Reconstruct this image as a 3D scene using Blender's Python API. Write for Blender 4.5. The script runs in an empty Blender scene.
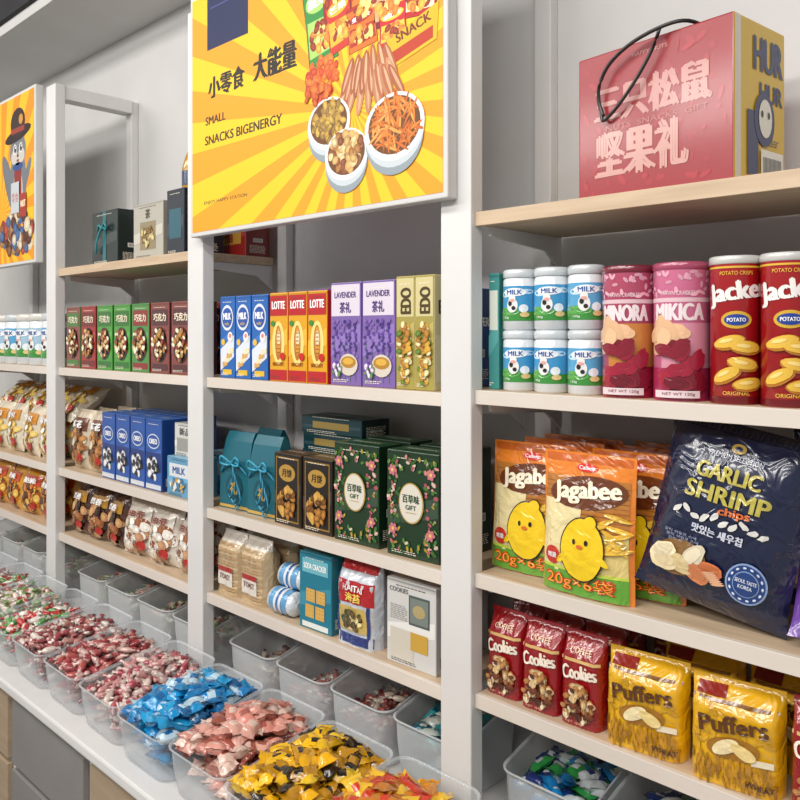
import bpy, bmesh, math, random
from mathutils import Matrix, Vector, Euler
R = random.Random(7)
sc = bpy.context.scene
sc.view_settings.view_transform = 'Standard'

def lin(c):
    return c/12.92 if c <= .04045 else ((c+.055)/1.055)**2.4
def H(s):
    s = s.lstrip('#')
    return (lin(int(s[0:2],16)/255), lin(int(s[2:4],16)/255), lin(int(s[4:6],16)/255), 1)
def C(c):
    return H(c) if isinstance(c, str) else c
def vary(c, a=.12, rr=None):
    c = C(c); k = 1+(rr or R).uniform(-a, a)
    return (min(1,c[0]*k), min(1,c[1]*k), min(1,c[2]*k), 1)

# ---------- materials ----------
def attr_mat(name, rough, coat=0, metal=0, bump=0, bscale=28):
    m = bpy.data.materials.new(name); m.use_nodes = True
    nt = m.node_tree; p = nt.nodes['Principled BSDF']
    a = nt.nodes.new('ShaderNodeAttribute'); a.attribute_name = 'Col'
    nt.links.new(a.outputs['Color'], p.inputs['Base Color'])
    p.inputs['Roughness'].default_value = rough
    p.inputs['Coat Weight'].default_value = coat
    p.inputs['Coat Roughness'].default_value = .13
    p.inputs['Metallic'].default_value = metal
    if bump:
        t = nt.nodes.new('ShaderNodeTexCoord'); n = nt.nodes.new('ShaderNodeTexNoise'); b = nt.nodes.new('ShaderNodeBump')
        n.inputs['Scale'].default_value = bscale; n.inputs['Distortion'].default_value = 1.2
        b.inputs['Strength'].default_value = bump; b.inputs['Distance'].default_value = .007
        nt.links.new(t.outputs['Object'], n.inputs['Vector']); nt.links.new(n.outputs['Fac'], b.inputs['Height'])
        nt.links.new(b.outputs['Normal'], p.inputs['Normal']); nt.links.new(b.outputs['Normal'], p.inputs['Coat Normal'])
    return m
def noise_mat(name, c1, c2, scale=(1,1,1), rough=.5, ns=6):
    m = bpy.data.materials.new(name); m.use_nodes = True
    nt = m.node_tree; p = nt.nodes['Principled BSDF']
    t = nt.nodes.new('ShaderNodeTexCoord'); mp = nt.nodes.new('ShaderNodeMapping'); n = nt.nodes.new('ShaderNodeTexNoise'); r = nt.nodes.new('ShaderNodeValToRGB')
    mp.inputs['Scale'].default_value = scale; n.inputs['Scale'].default_value = ns; n.inputs['Detail'].default_value = 4
    r.color_ramp.elements[0].color = C(c1); r.color_ramp.elements[1].color = C(c2)
    r.color_ramp.elements[0].position = .3; r.color_ramp.elements[1].position = .7
    nt.links.new(t.outputs['Object'], mp.inputs['Vector']); nt.links.new(mp.outputs['Vector'], n.inputs['Vector'])
    nt.links.new(n.outputs['Fac'], r.inputs['Fac']); nt.links.new(r.outputs['Color'], p.inputs['Base Color'])
    p.inputs['Roughness'].default_value = rough
    return m
def clear_mat(name, col, fac, rough):
    m = bpy.data.materials.new(name); m.use_nodes = True
    nt = m.node_tree; p = nt.nodes['Principled BSDF']; o = nt.nodes['Material Output']
    p.inputs['Base Color'].default_value = C(col); p.inputs['Roughness'].default_value = rough
    t = nt.nodes.new('ShaderNodeBsdfTransparent'); mx = nt.nodes.new('ShaderNodeMixShader')
    lw = nt.nodes.new('ShaderNodeLayerWeight'); lw.inputs['Blend'].default_value = .3
    ma = nt.nodes.new('ShaderNodeMath'); ma.operation = 'MULTIPLY_ADD'; ma.inputs[1].default_value = .5; ma.inputs[2].default_value = fac; ma.use_clamp = True
    nt.links.new(lw.outputs['Facing'], ma.inputs[0]); nt.links.new(ma.outputs[0], mx.inputs[0])
    nt.links.new(t.outputs[0], mx.inputs[1]); nt.links.new(p.outputs[0], mx.inputs[2]); nt.links.new(mx.outputs[0], o.inputs['Surface'])
    return m
PAPER = attr_mat('printed_card', .36, .4)
GLOSS = attr_mat('printed_foil', .25, 1, 0, 1, 22)
CAN = attr_mat('printed_can', .24, .8)
POSTER = attr_mat('printed_poster', .6, 0)
WALLM = noise_mat('wall_paint', '#c8c7c6', '#d1d0cf', ns=3, rough=.85)
WOOD = noise_mat('pale_wood', '#bda488', '#d0b99c', scale=(1.2,14,14), ns=5, rough=.5)
EDGE = noise_mat('cream_edging', '#d6cbc0', '#dfd6cc', scale=(1,4,4), ns=4, rough=.45)
WHITE = noise_mat('white_lacquer', '#d8d7d6', '#dfdedd', ns=4, rough=.45)
GREYD = noise_mat('drawer_grey', '#7e7b79', '#8a8785', ns=4, rough=.5)
BEIGED = noise_mat('drawer_beige', '#9d8870', '#ac9880', scale=(1,1,8), ns=5, rough=.5)
DARKC = noise_mat('dark_ceiling', '#2b2b2e', '#38383b', ns=3, rough=.9)
FLOORM = noise_mat('floor_tile', '#7d7a76', '#918e89', ns=2, rough=.35)
CLEAR = clear_mat('clear_plastic', '#dfe6ea', .14, .1)
FROST = clear_mat('frosted_plastic', '#dde1e3', .48, .28)

# ---------- geometry builder ----------
class B:
    def __init__(s): s.v=[]; s.f=[]; s.c=[]; s.sm=[]; s.mi=[]
    def face(s, pts, col, smooth=False, mi=0):
        i = len(s.v); s.v += [tuple(p) for p in pts]; s.f.append(tuple(range(i, i+len(pts))))
        s.c.append(C(col)); s.sm.append(smooth); s.mi.append(mi)
    def mesh(s, verts, faces, col, smooth=True, mi=0):
        i = len(s.v); s.v += [tuple(p) for p in verts]
        cc = C(col) if not callable(col) else None
        for f in faces:
            s.f.append(tuple(k+i for k in f)); s.c.append(cc if cc else C(col(f))); s.sm.append(smooth); s.mi.append(mi)
    def make(s, name, mats):
        me = bpy.data.meshes.new(name); me.from_pydata(s.v, [], s.f)
        me.polygons.foreach_set('use_smooth', s.sm); me.polygons.foreach_set('material_index', s.mi)
        a = me.color_attributes.new('Col', 'FLOAT_COLOR', 'CORNER')
        buf = []
        for f, c in zip(s.f, s.c): buf += list(c)*len(f)
        a.data.foreach_set('color', buf)
        for m in (mats if isinstance(mats, (list,tuple)) else [mats]): me.materials.append(m)
        me.update(); return me
    def rect(s, S, u0, v0, u1, v1, col, o=.0006, n=1, m=1):
        V=[]; F=[]
        for j in range(m+1):
            for i in range(n+1):
                V.append(S(u0+(u1-u0)*i/n, v0+(v1-v0)*j/m, o))
        for j in range(m):
            for i in range(n):
                a=j*(n+1)+i; F.append((a,a+1,a+n+2,a+n+1))
        s.mesh(V, F, col, n>1)
    def poly(s, S, pts, col, o=.0006):
        s.face([S(u,v,o) for u,v in pts], col)
    def ell(s, S, cx, cy, rx, ry, col, o=.001, rot=0, n=18, rings=1, wob=0, rr=None):
        V=[S(cx,cy,o)]; F=[]
        ca,sa=math.cos(rot),math.sin(rot)
        wv=[1+(wob*(rr or R).uniform(-1,1) if wob else 0) for _ in range(n)]
        for r in range(1,rings+1):
            for i in range(n):
                a=2*math.pi*i/n; k=r/rings*wv[i]; x=rx*k*math.cos(a); y=ry*k*math.sin(a)
                V.append(S(cx+x*ca-y*sa, cy+x*sa+y*ca, o))
        for i in range(n): F.append((0,1+i,1+(i+1)%n))
        for r in range(1,rings):
            for i in range(n):
                a=1+(r-1)*n+i; b=1+(r-1)*n+(i+1)%n; F.append((a,a+n,b+n,b))
        s.mesh(V,F,col,False)
    def blob(s, S, cx, cy, rx, ry, cols, n=20, sz=.01, o=.0015, rr=None, el=.7):
        rr = rr or R
        for k in range(n):
            a=rr.uniform(0,6.28); q=math.sqrt(rr.random()); c=rr.choice(cols)
            u=cx+rx*q*math.cos(a); v=cy+ry*q*math.sin(a); ra=rr.uniform(0,3.1); z=sz*rr.uniform(.7,1.2)
            s.ell(S, u, v, z, z*el, vary(C(c),.2,rr), o+.00012*k, ra, 9)
            d=C(c); s.ell(S, u, v, z*.55, z*el*.5, (min(1,d[0]*1.35+.02),min(1,d[1]*1.35+.02),min(1,d[2]*1.3+.01),1), o+.00012*k+.00006, ra, 7)
    def text(s, S, t, cx, cy, w, h, col, o=.0012, rot=0, off=0):
        V,F = textmesh(t)
        ca,sa=math.cos(rot),math.sin(rot)
        sh=[(0,0)]
        if off>=.03:
            e=h*(.035 if off<.045 else .06); sh=[(-e,0),(e,0),(0,e*.7)]
        for k,(dx,dy) in enumerate(sh):
            P=[]
            for x,y in V:
                x=x*w+dx; y=y*h+dy; P.append(S(cx+x*ca-y*sa, cy+x*sa+y*ca, o+.00006*k))
            s.mesh(P,F,col,False)
    def tube(s, pts, r, col, n=7, mi=0, flat=1):
        V=[];F=[]; pts=[Vector(p) for p in pts]
        for i,p in enumerate(pts):
            t=(pts[min(i+1,len(pts)-1)]-pts[max(i-1,0)]).normalized()
            up=Vector((0,0,1)) if abs(t.z)<.9 else Vector((1,0,0))
            a=t.cross(up).normalized(); b=t.cross(a)
            for k in range(n):
                g=2*math.pi*k/n; V.append(p+a*r*math.cos(g)+b*r*flat*math.sin(g))
        for i in range(len(pts)-1):
            for k in range(n):
                a=i*n+k;b=i*n+(k+1)%n;F.append((a,b,b+n,a+n))
        F.append(tuple(range(n))[::-1]); F.append(tuple(range((len(pts)-1)*n,len(pts)*n)))
        s.mesh(V,F,col,True,mi)
    def box(s, w, h, d, front, side=None, top=None, bev=.0025, z0=0, cx=0, cy=0, mi=0):
        bm=bmesh.new(); bmesh.ops.create_cube(bm,size=1)
        for v in bm.verts: v.co=Vector((cx+v.co.x*w, cy+v.co.y*d, z0+(v.co.z+.5)*h))
        if bev: bmesh.ops.bevel(bm, geom=list(bm.edges), offset=bev, segments=2, affect='EDGES', profile=.5)
        bm.normal_update()
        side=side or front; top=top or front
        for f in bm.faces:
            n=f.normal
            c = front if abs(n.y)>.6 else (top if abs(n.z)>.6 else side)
            s.face([v.co[:] for v in f.verts], c, False, mi)
        bm.free()
    def rings(s, rs, col, cap0=True, cap1=True, smooth=True, mi=0):
        n=len(rs[0]); V=[p for r in rs for p in r]; F=[]
        for i in range(len(rs)-1):
            for k in range(n):
                a=i*n+k;b=i*n+(k+1)%n;F.append((a,b,b+n,a+n))
        s.mesh(V,F,col,smooth,mi)
        if cap0: s.face(list(rs[0])[::-1], col if not callable(col) else col(0), False, mi)
        if cap1: s.face(list(rs[-1]), col if not callable(col) else col(0), False, mi)
_tc={}
def textmesh(t):
    if t in _tc: return _tc[t]
    cu=bpy.data.curves.new('tmp','FONT'); cu.body=t; cu.size=1; cu.resolution_u=3
    ob=bpy.data.objects.new('tmp',cu); sc.collection.objects.link(ob); bpy.context.view_layer.update()
    dg=bpy.context.evaluated_depsgraph_get()
    me=bpy.data.meshes.new_from_object(ob.evaluated_get(dg))
    vs=[(v.co.x,v.co.y) for v in me.vertices]; fs=[tuple(p.vertices) for p in me.polygons]
    bpy.data.objects.remove(ob); bpy.data.curves.remove(cu); bpy.data.meshes.remove(me)
    if vs:
        x0=min(v[0] for v in vs);x1=max(v[0] for v in vs);y0=min(v[1] for v in vs);y1=max(v[1] for v in vs)
        W=max(x1-x0,1e-4);Hh=max(y1-y0,1e-4)
        vs=[((x-(x0+x1)/2)/W,(y-(y0+y1)/2)/Hh) for x,y in vs]
    _tc[t]=(vs,fs); return _tc[t]

def inst(me, name, x, y, z, rz=0, rx=0, ry=0, s=1, parent=None):
    ob=bpy.data.objects.new(name, me); sc.collection.objects.link(ob)
    ob.location=(x,y,z); ob.rotation_euler=(rx,ry,rz); ob.scale=(s,s,s)
    if parent: ob.parent=parent
    return ob
def empty(name, loc=(0,0,0)):
    e=bpy.data.objects.new(name,None); e.empty_display_size=.05; e.location=loc; sc.collection.objects.link(e); return e
def slab(name, x0,x1,y0,y1,z0,z1, mat, bev=.002, parent=None):
    b=B(); b.box(x1-x0,z1-z0,y1-y0,'#ffffff',bev=bev)
    return inst(b.make(name,mat), name, (x0+x1)/2,(y0+y1)/2,z0,parent=parent)
def SF(w,h,d): return lambda u,v,o:(u,-d/2-o,v)
def SS(w,h,d): return lambda u,v,o:(w/2+o,u,v)
def ST(w,h,d): return lambda u,v,o:(u,v,h+o)
def SC(r): return lambda u,v,o:((r+o)*math.sin(u/r),-(r+o)*math.cos(u/r),v)

# ---------- room ----------
WY=1.58
slab('wall_back',-5.0,1.2,WY,WY+.1,0,3.3,WALLM,0)
slab('wall_left',-5.1,-5.0,-2.5,WY+.1,0,3.3,WALLM,0)
slab('floor',-5.1,1.2,-2.5,WY+.1,-.06,0,FLOORM,0)
slab('ceiling',-5.1,1.2,-2.5,1.2,3.2,3.28,DARKC,0)
slab('trim_soffit',-5.0,1.2,1.22,WY,2.72,3.2,WALLM,.002)
slab('trim_fascia',-5.0,1.2,1.2,1.22,2.76,3.2,DARKC,0)

# ---------- shelving ----------
unit=empty('display_shelving_unit')
posts=[-.045,-1.04,-2.01,-3.0,-3.98]
CT=.48
for i,px in enumerate(posts):
    slab('post_%d'%(i+1),px-.04,px+.04,1.24,1.278,CT,2.43,WHITE,.003,unit)
    slab('wall_upright_%d'%(i+1),px-.022,px+.022,WY-.03,WY-.001,CT,2.43,WHITE,.002,unit)
    slab('top_arm_%d'%(i+1),px-.03,px+.03,1.278,WY-.03,2.38,2.43,WHITE,.002,unit)
HR=[1.745,1.39,1.025,.785]; HL=[1.745,1.38,1.01,.77]
k=0
for bi in range(4):
    xr=posts[bi]-.041; xl=posts[bi+1]+.041
    hs=HR if bi==0 else HL
    for j,h in enumerate(hs):
        if j==0 and bi in (1,3): continue
        k+=1
        slab('shelf_%d'%k,xl,xr,1.262,WY-.031,h-.026,h,WOOD,.002,unit)
        slab('shelf_edge_%d'%k,xl,xr,1.252,1.262,h-.028,h,WOOD if j==0 else EDGE,.001,unit)
        for q,xx in enumerate((xl+.004,xr-.012)):
            b=B(); y0,y1=1.29,WY-.032
            pr=[(y0,h-.0265),(y1,h-.0265),(y1,h-.10),(y1-.06,h-.06),(y0,h-.045)]
            L=[(xx,y,z) for y,z in pr]; Rr=[(xx+.008,y,z) for y,z in pr]
            b.rings([L,Rr],'#ffffff',smooth=False)
            inst(b.make('bracket',WHITE),'bracket_%d_%d'%(k,q+1),0,0,0,parent=unit)

# ---------- base cabinet ----------
cab=empty('drawer_cabinet')
slab('carcass',-4.9,.25,.92,WY-.002,.06,CT-.03,WHITE,.003,cab)
slab('plinth',-4.9,.25,.97,WY-.002,0,.06,DARKC,.003,cab)
slab('countertop',-4.92,.27,.885,WY-.002,CT-.03,CT,WHITE,.006,cab)
x=-4.98;i=0
while x<.2:
    w=.50
    slab('drawer_front_%d'%(i+1),max(x,-4.88),x+w-.03,.902,.919,.24,CT-.055,[GREYD,BEIGED,BEIGED,GREYD,BEIGED][i%5],.003,cab)
    slab('drawer_front_low_%d'%(i+1),max(x,-4.88),x+w-.03,.902,.919,.07,.225,[GREYD,BEIGED,BEIGED,GREYD,BEIGED][i%5],.003,cab)
    x+=w+.005; i+=1

# ---------- signs ----------
def flatten(me):
    ys=sorted({round(-.0155-v.co.y,6) for v in me.vertices if v.co.y<-.01555})
    rk={y:i for i,y in enumerate(ys)}
    step=.0035/max(1,len(ys))
    for v in me.vertices:
        if v.co.y<-.01555:
            v.co.y=-.0155-(.0003+step*rk[round(-.0155-v.co.y,6)])
def sign_base(W,Hh):
    b=B(); b.box(W+.024,Hh+.024,.03,'#cfcfcd',bev=.003,z0=-.012)
    return b, (lambda u,v,o:(u-W/2,-.0155-o,v))
def sunburst(b,S,W,Hh,cx,cy,n,c1,c2):
    def hit(a):
        dx,dy=math.cos(a),math.sin(a); t=1e9
        if dx>1e-9:t=min(t,(W-cx)/dx)
        if dx<-1e-9:t=min(t,-cx/dx)
        if dy>1e-9:t=min(t,(Hh-cy)/dy)
        if dy<-1e-9:t=min(t,-cy/dy)
        return (cx+dx*t,cy+dy*t)
    cor=sorted([(math.atan2(y-cy,x-cx)%(2*math.pi),(x,y)) for x,y in((0,0),(W,0),(W,Hh),(0,Hh))])
    for i in range(2*n):
        a0=math.pi*i/n;a1=math.pi*(i+1)/n
        pts=[(cx,cy),hit(a0)]+[p for a,p in cor if a0<a<a1]+[hit(a1)]
        b.poly(S,pts,c1 if i%2 else c2,.0005)
W,Hh=.925,.645
b,S=sign_base(W,Hh)
sunburst(b,S,W,Hh,.66,.22,24,'#f2c51a','#e89e16')
b.rect(S,.075,.49,.265,.645,'#18224e',.0009)
b.rect(S,.09,.60,.25,.604,'#3c4a86',.0012)
b.text(S,'小零食',.165,.385,.165,.058,'#1f1a12',.002,0,.05)
b.text(S,'大能量',.375,.392,.17,.068,'#1f1a12',.002,0,.05)
b.text(S,'SMALL',.115,.298,.095,.022,'#3a2a10',.002,0,.05)
b.text(S,'SNACKS BIGENERGY',.235,.245,.34,.024,'#3a2a10',.002,0,.05)
b.text(S,'ENJOY HAPPY STATION',.16,.075,.2,.011,'#4a3a10',.002,0,.03)
q=random.Random(3)
def bag(u,v,w,h,rot,c,c2,t,o):
    ca,sa=math.cos(rot),math.sin(rot)
    T=lambda x,y:(u+x*ca-y*sa,min(.643,v+x*sa+y*ca))
    b.poly(S,[T(-w*.52,-h*.51),T(w*.52,-h*.51),T(w*.48,0),T(w*.52,h*.51),T(-w*.52,h*.51),T(-w*.48,0)],'#5a1210',o-.0002)
    b.poly(S,[T(-w/2,-h/2),T(w/2,-h/2),T(w*.46,0),T(w/2,h/2),T(-w/2,h/2),T(-w*.46,0)],c,o)
    b.poly(S,[T(-w*.46,-h*.38),T(w*.46,-h*.38),T(w*.42,-h*.02),T(-w*.42,.02*h)],c2,o+.0004)
    b.poly(S,[T(-w/2,h*.42),T(w/2,h*.42),T(w/2,h/2),T(-w/2,h/2)],c2,o+.0004)
    b.ell(S,u-sa*h*.2,v+ca*h*.2,w*.42,h*.12,c2,o+.0006,rot)
    b.text(S,t,u-sa*h*.2,v+ca*h*.2,w*.66,h*.12,'#ffffff',o+.001,rot,.05)
    b.blob(S,u+sa*h*.2,v-ca*h*.2,w*.36,h*.14,['#e9a33c','#d4762a','#f6d67a','#8a2a14'],30,.012,o+.0012,q)
bag(.545,.45,.10,.22,.16,'#2f8a3e','#a6d06a','蔬果',.002)
bag(.60,.52,.09,.18,.1,'#a81c26','#6e1518','CHIPS',.003)
bag(.675,.55,.09,.16,-.05,'#1f1a1c','#b08830','坚果',.004)
bag(.75,.555,.085,.15,.1,'#8a1c22','#c8a040','肉干',.0042)
bag(.82,.55,.085,.16,.05,'#b8222a','#e8a030','辣条',.0045)
bag(.885,.50,.065,.24,-.08,'#a41c26','#e4d8c4','HOT',.005)
bag(.83,.47,.085,.13,.16,'#e4dac8','#c8202a','薯片',.0055)
bag(.70,.46,.10,.14,.12,'#b8141c','#e07c24','果干',.006)
bag(.615,.43,.085,.14,.2,'#c83424','#e8b430','芒果',.0065)
bag(.865,.42,.09,.10,-.1,'#b81c22','#e8dcc0','麻辣',.007)
bag(.77,.435,.09,.12,.0,'#7a1a2a','#d8a878','肉脯',.0072)
bag(.69,.395,.09,.10,.1,'#d8701c','#b0281c','虾条',.0076)
bag(.785,.375,.08,.09,.05,'#c8202a','#e8c840','脆片',.008)
b.poly(S,[(.75,.27),(.91,.31),(.915,.385),(.77,.34)],'#d8b21a',.0125)
b.poly(S,[(.76,.28),(.90,.315),(.90,.340),(.77,.31)],'#b8381a',.0128)
b.text(S,'SNACK',.845,.35,.10,.02,'#7a2a10',.013,.25,.05)
b.blob(S,.555,.31,.055,.05,['#d05a20','#d8722c','#b93f1a'],60,.012,.0135,q)
for i in range(20):
    b.ell(S,.635+i*.0085,.26+.02*math.sin(i*1.9)+.012*(i%3),.011,.045,vary('#a8603c' if i%3 else '#c08560',.14,q),.022+.0002*i,-.5+.055*i,12)
    b.ell(S,.636+i*.0085,.262+.02*math.sin(i*1.9)+.012*(i%3),.004,.036,vary('#d6a884',.1,q),.0221+.0002*i,-.5+.055*i,10)
def bowl(u,v,r,cols,n,sz,o,el=.6):
    b.ell(S,u,v-.022,r*1.04,r*.98,'#909ca4',o,0,28)
    b.ell(S,u,v-.008,r*1.07,r*.95,'#c5ced4',o+.0002,0,28)
    b.ell(S,u,v,r*1.08,r*.88,'#e6e8e9',o+.0004,0,28)
    b.ell(S,u,v+.003,r*.94,r*.75,'#6a4018',o+.0008,0,28)
    b.blob(S,u,v+.005,r*.80,r*.66,cols,n,sz,o+.0012,q,el)
bowl(.58,.20,.068,['#b08a3c','#bc9a44','#8a6a30'],80,.011,.03)
bowl(.64,.12,.066,['#c49c60','#a06c38','#7c4426','#d8c090'],70,.013,.045,.8)
bowl(.79,.155,.082,['#b85c1a','#d07426','#e0944a'],120,.022,.06,.14)
b.blob(S,.545,.275,.045,.022,['#d36a24','#b74d1a'],24,.011,.08,q)
sg=b.make('promotional_sign',POSTER); flatten(sg)
inst(sg,'promotional_sign',-1.508,1.2235,1.785)
b,S=sign_base(W,Hh)
sunburst(b,S,W,Hh,.6,.2,22,'#f0ba1a','#e49216')
b.rect(S,.08,.50,.27,.645,'#18224e',.0009)
b.text(S,'好零食',.28,.39,.3,.08,'#1f1a12',.002,0,.05)
b.text(S,'GOOD SNACKS',.28,.28,.3,.025,'#3a2a10',.002,0,.03)
b.ell(S,.69,.30,.04,.15,'#6c7178',.0018,.5)
b.ell(S,.77,.30,.085,.14,'#6f747c',.002); b.ell(S,.77,.27,.05,.09,'#b8b4ae',.0028)
b.ell(S,.77,.43,.08,.07,'#747980',.003); b.ell(S,.735,.41,.032,.028,'#c8c2ba',.0036); b.ell(S,.805,.41,.032,.028,'#c8c2ba',.0036); b.ell(S,.77,.395,.03,.02,'#c8c2ba',.0038)
for u in(.742,.80): b.ell(S,u,.44,.017,.02,'#e4e2de',.004); b.ell(S,u+.002,.44,.011,.015,'#17130f',.0044); b.ell(S,u+.005,.446,.004,.005,'#ffffff',.0046)
b.ell(S,.77,.412,.009,.007,'#2a1a12',.0044); b.ell(S,.77,.393,.012,.006,'#8a2a24',.0045)
b.ell(S,.77,.495,.13,.026,'#241616',.005,.1); b.ell(S,.77,.54,.072,.058,'#332020',.0056); b.rect(S,.705,.502,.835,.522,'#95382a',.0066); b.ell(S,.80,.55,.02,.02,'#c89038',.007)
b.ell(S,.685,.33,.02,.07,'#6f747c',.0032,.6); b.ell(S,.86,.33,.02,.07,'#6f747c',.0032,-.6)
b.rect(S,.735,.26,.805,.36,'#8a2a24',.0034); b.ell(S,.77,.37,.05,.016,'#2a4a8a',.0038)
b.blob(S,.76,.11,.16,.08,['#7b4a2a','#997040','#c6b9a0','#4b2318','#a23b2a','#3a5a8a'],90,.026,.01,q,.9)
b.rect(S,.71,.19,.79,.31,'#bfc5ca',.024); b.text(S,'零食',.75,.25,.065,.04,'#b5452c',.0246); b.rect(S,.80,.17,.86,.26,'#a23428',.0242); b.text(S,'NUT',.83,.22,.045,.025,'#f6e6c0',.0248,0,.05)
sg2=b.make('promotional_sign',POSTER); flatten(sg2)
inst(sg2,'promotional_sign',-3.535,1.2235,1.785)

# ---------- products: helpers ----------
def fineprint(b,S,u0,u1,v,col,n,rr):
    for k in range(n):
        u=u0
        while u<u1-.006:
            l=rr.uniform(.004,.012); b.rect(S,u,v+k*.0042,min(u+l,u1),v+k*.0042+.0016,col,.0011); u+=l+.0025
_fp=[0]
def carton(w,h,d,front,side=None,top=None,deco=None,name='snack_box',mat=None):
    b=B(); b.box(w,h,d,front,side,top)
    _fp[0]+=1; rr=random.Random(_fp[0])
    F,Sd,T=SF(w,h,d),SS(w,h,d),ST(w,h,d)
    lum=sum(C(front)[:3])/3; ink='#f2ead8' if lum<.3 else '#4a3a34'
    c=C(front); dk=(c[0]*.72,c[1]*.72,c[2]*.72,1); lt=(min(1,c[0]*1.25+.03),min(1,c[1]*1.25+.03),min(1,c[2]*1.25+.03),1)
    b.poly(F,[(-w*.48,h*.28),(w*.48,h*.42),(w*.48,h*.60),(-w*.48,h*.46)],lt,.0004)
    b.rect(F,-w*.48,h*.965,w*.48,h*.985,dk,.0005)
    if deco: deco(b,F,Sd,T,w,h,d)
    fineprint(b,F,-w*.40,w*.10,h*.035,ink,2,rr); fineprint(b,F,-w*.3,w*.3,h*.925,ink,1,rr)
    fineprint(b,Sd,-d*.35,d*.35,h*.08,ink,6,rr); b.rect(Sd,-d*.2,h*.3,d*.2,h*.38,'#e9e6df',.0011)
    for i in range(8): b.rect(Sd,-d*.17+i*d*.042,h*.31,-d*.17+i*d*.042+d*.018,h*.37,'#222222',.0014)
    fineprint(b,T,-w*.3,w*.3,-d*.1,ink,3,rr)
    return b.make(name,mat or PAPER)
def lathe(b,prof,col,n=32,mi=0):
    rs=[[(r*math.cos(2*math.pi*k/n),r*math.sin(2*math.pi*k/n),z) for k in range(n)] for r,z in prof]
    b.rings(rs,col,True,True,True,mi)
def pouchS(w,h,T,kind,seed=0):
    def half(u,v):
        s=max(-1,min(1,2*u/w)); t=max(0,min(1,v/h))
        e=max(0,1-abs(s)**3)**.75
        if kind=='stand':
            g=min(1,.72+1.1*t)*(1-max(0,(t-.25)/.75)**1.7)
        elif kind=='block':
            e=max(0,1-abs(s)**8)**.5; g=1 if t<.72 else max(0,1-((t-.72)/.25)**1.3)
        else:
            g=max(0,1-abs(2*t-1)**3.2)**.8
        wr=.0016*math.sin(9*s+seed)*math.sin(13*t+seed*2)+.0012*math.sin(23*s*t+seed)+.0012*math.sin(31*s+4*t+seed)*abs(2*t-1)
        return max(.0008,T/2*e*g+wr*g*e)
    def kx(v):
        t=v/h
        if kind=='pillow': return 1-.07*(1-(2*t-1)**4)
        if kind=='stand': return 1-.02*math.sin(math.pi*t)
        return 1
    F=lambda u,v,o:(u*kx(v),-half(u,v)-o,v)
    K=lambda u,v,o:(u*kx(v),half(u,v)+o,v)
    return F,K
def pouch(w,h,T,kind,colf,deco=None,name='snack_pouch',mat=None,seed=0,nu=24,nv=30):
    b=B(); F,K=pouchS(w,h,T,kind,seed)
    for S,rev in((F,0),(K,1)):
        V=[];Fc=[]
        for j in range(nv+1):
            for i in range(nu+1):
                V.append(S(-w/2+w*i/nu,h*j/nv,0))
        def cf(f,nu=nu,nv=nv):
            j=f[0]//(nu+1); return colf((j+.5)/nv) if callable(colf) else colf
        for j in range(nv):
            for i in range(nu):
                a=j*(nu+1)+i; q=(a,a+1,a+nu+2,a+nu+1); Fc.append(q if not rev else (q[1],q[0],q[3],q[2]))
        b.mesh(V,Fc,cf,True)
    V=[F(-w/2+w*i/nu,0,0) for i in range(nu+1)]+[K(-w/2+w*i/nu,0,0) for i in range(nu+1)]
    b.mesh(V,[(i,i+nu+1,i+nu+2,i+1) for i in range(nu)],colf(0.01) if callable(colf) else colf,True)
    for sx in(-1,1):
        V=[F(sx*w/2,h*j/nv,0) for j in range(nv+1)]+[K(sx*w/2,h*j/nv,0) for j in range(nv+1)]
        b.mesh(V,[(j,j+1,j+nv+2,j+nv+1) for j in range(nv)],colf(.5) if callable(colf) else colf,True)
    V=[F(-w/2+w*i/nu,h,0) for i in range(nu+1)]+[K(-w/2+w*i/nu,h,0) for i in range(nu+1)]
    b.mesh(V,[(i,i+1,i+nu+2,i+nu+1) for i in range(nu)],colf(.99) if callable(colf) else colf,True)
    if deco: deco(b,F,w,h)
    return b.make(name,mat or GLOSS)
def rowfill(me,name,w,x0,n,y,z,gap=.003,**k):
    for i in range(n): inst(me,name,x0+w/2+i*(w+gap),y,z,rz=R.uniform(-.025,.025),**k)

# ================= RIGHT BAY =================
z1,z2,z3,z4=HR
w,h,d=.305,.268,.17
b=B(); b.box(w,h,d,'#98202b','#d0ab28','#7c1822',bev=.003)
F,Sd=SF(w,h,d),SS(w,h,d)
rr=random.Random(77)
for i in range(70):
    b.ell(F,rr.uniform(-.14,.14),rr.uniform(.01,.25),rr.uniform(.004,.014),rr.uniform(.002,.006),vary('#a62833',.1,rr),.0004+.000004*i,rr.uniform(0,3),10)
b.text(F,'三只松鼠',0,.172,.225,.066,'#c48a84',.001,0,.05)
b.text(F,'坚果礼',-.02,.080,.18,.082,'#cc9890',.001,0,.05)
b.text(F,'NUTS  SNACKS  GIFT',.01,.128,.2,.010,'#b8706a',.0012)
b.text(F,'HAPPY NUTS',0,.247,.07,.007,'#c8948c',.0012)
b.rect(Sd,-.083,.003,-.064,h-.003,'#cfc9b8',.0006)
b.text(Sd,'HUR',.025,.215,.095,.055,'#1c2858',.001,0,.05)
b.text(Sd,'HUR',.035,.155,.075,.03,'#1c2858',.001,0,.05)
b.ell(Sd,.01,.11,.034,.045,'#1c2858',.0022); b.ell(Sd,.012,.112,.022,.032,'#dcdad0',.0028); b.ell(Sd,.0,.118,.004,.006,'#111111',.0034); b.ell(Sd,.022,.118,.004,.006,'#111111',.0034)
b.rect(Sd,-.045,.015,-.01,.12,'#1c2858',.0018)
b.rect(Sd,-.005,.015,.07,.06,'#e2e0da',.0038)
for i in range(14): b.rect(Sd,.002+i*.0045,.022,.004+i*.0045,.048,'#222222',.0044)
fineprint(b,Sd,-.04,.06,.07,'#1c2858',3,rr)
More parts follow.
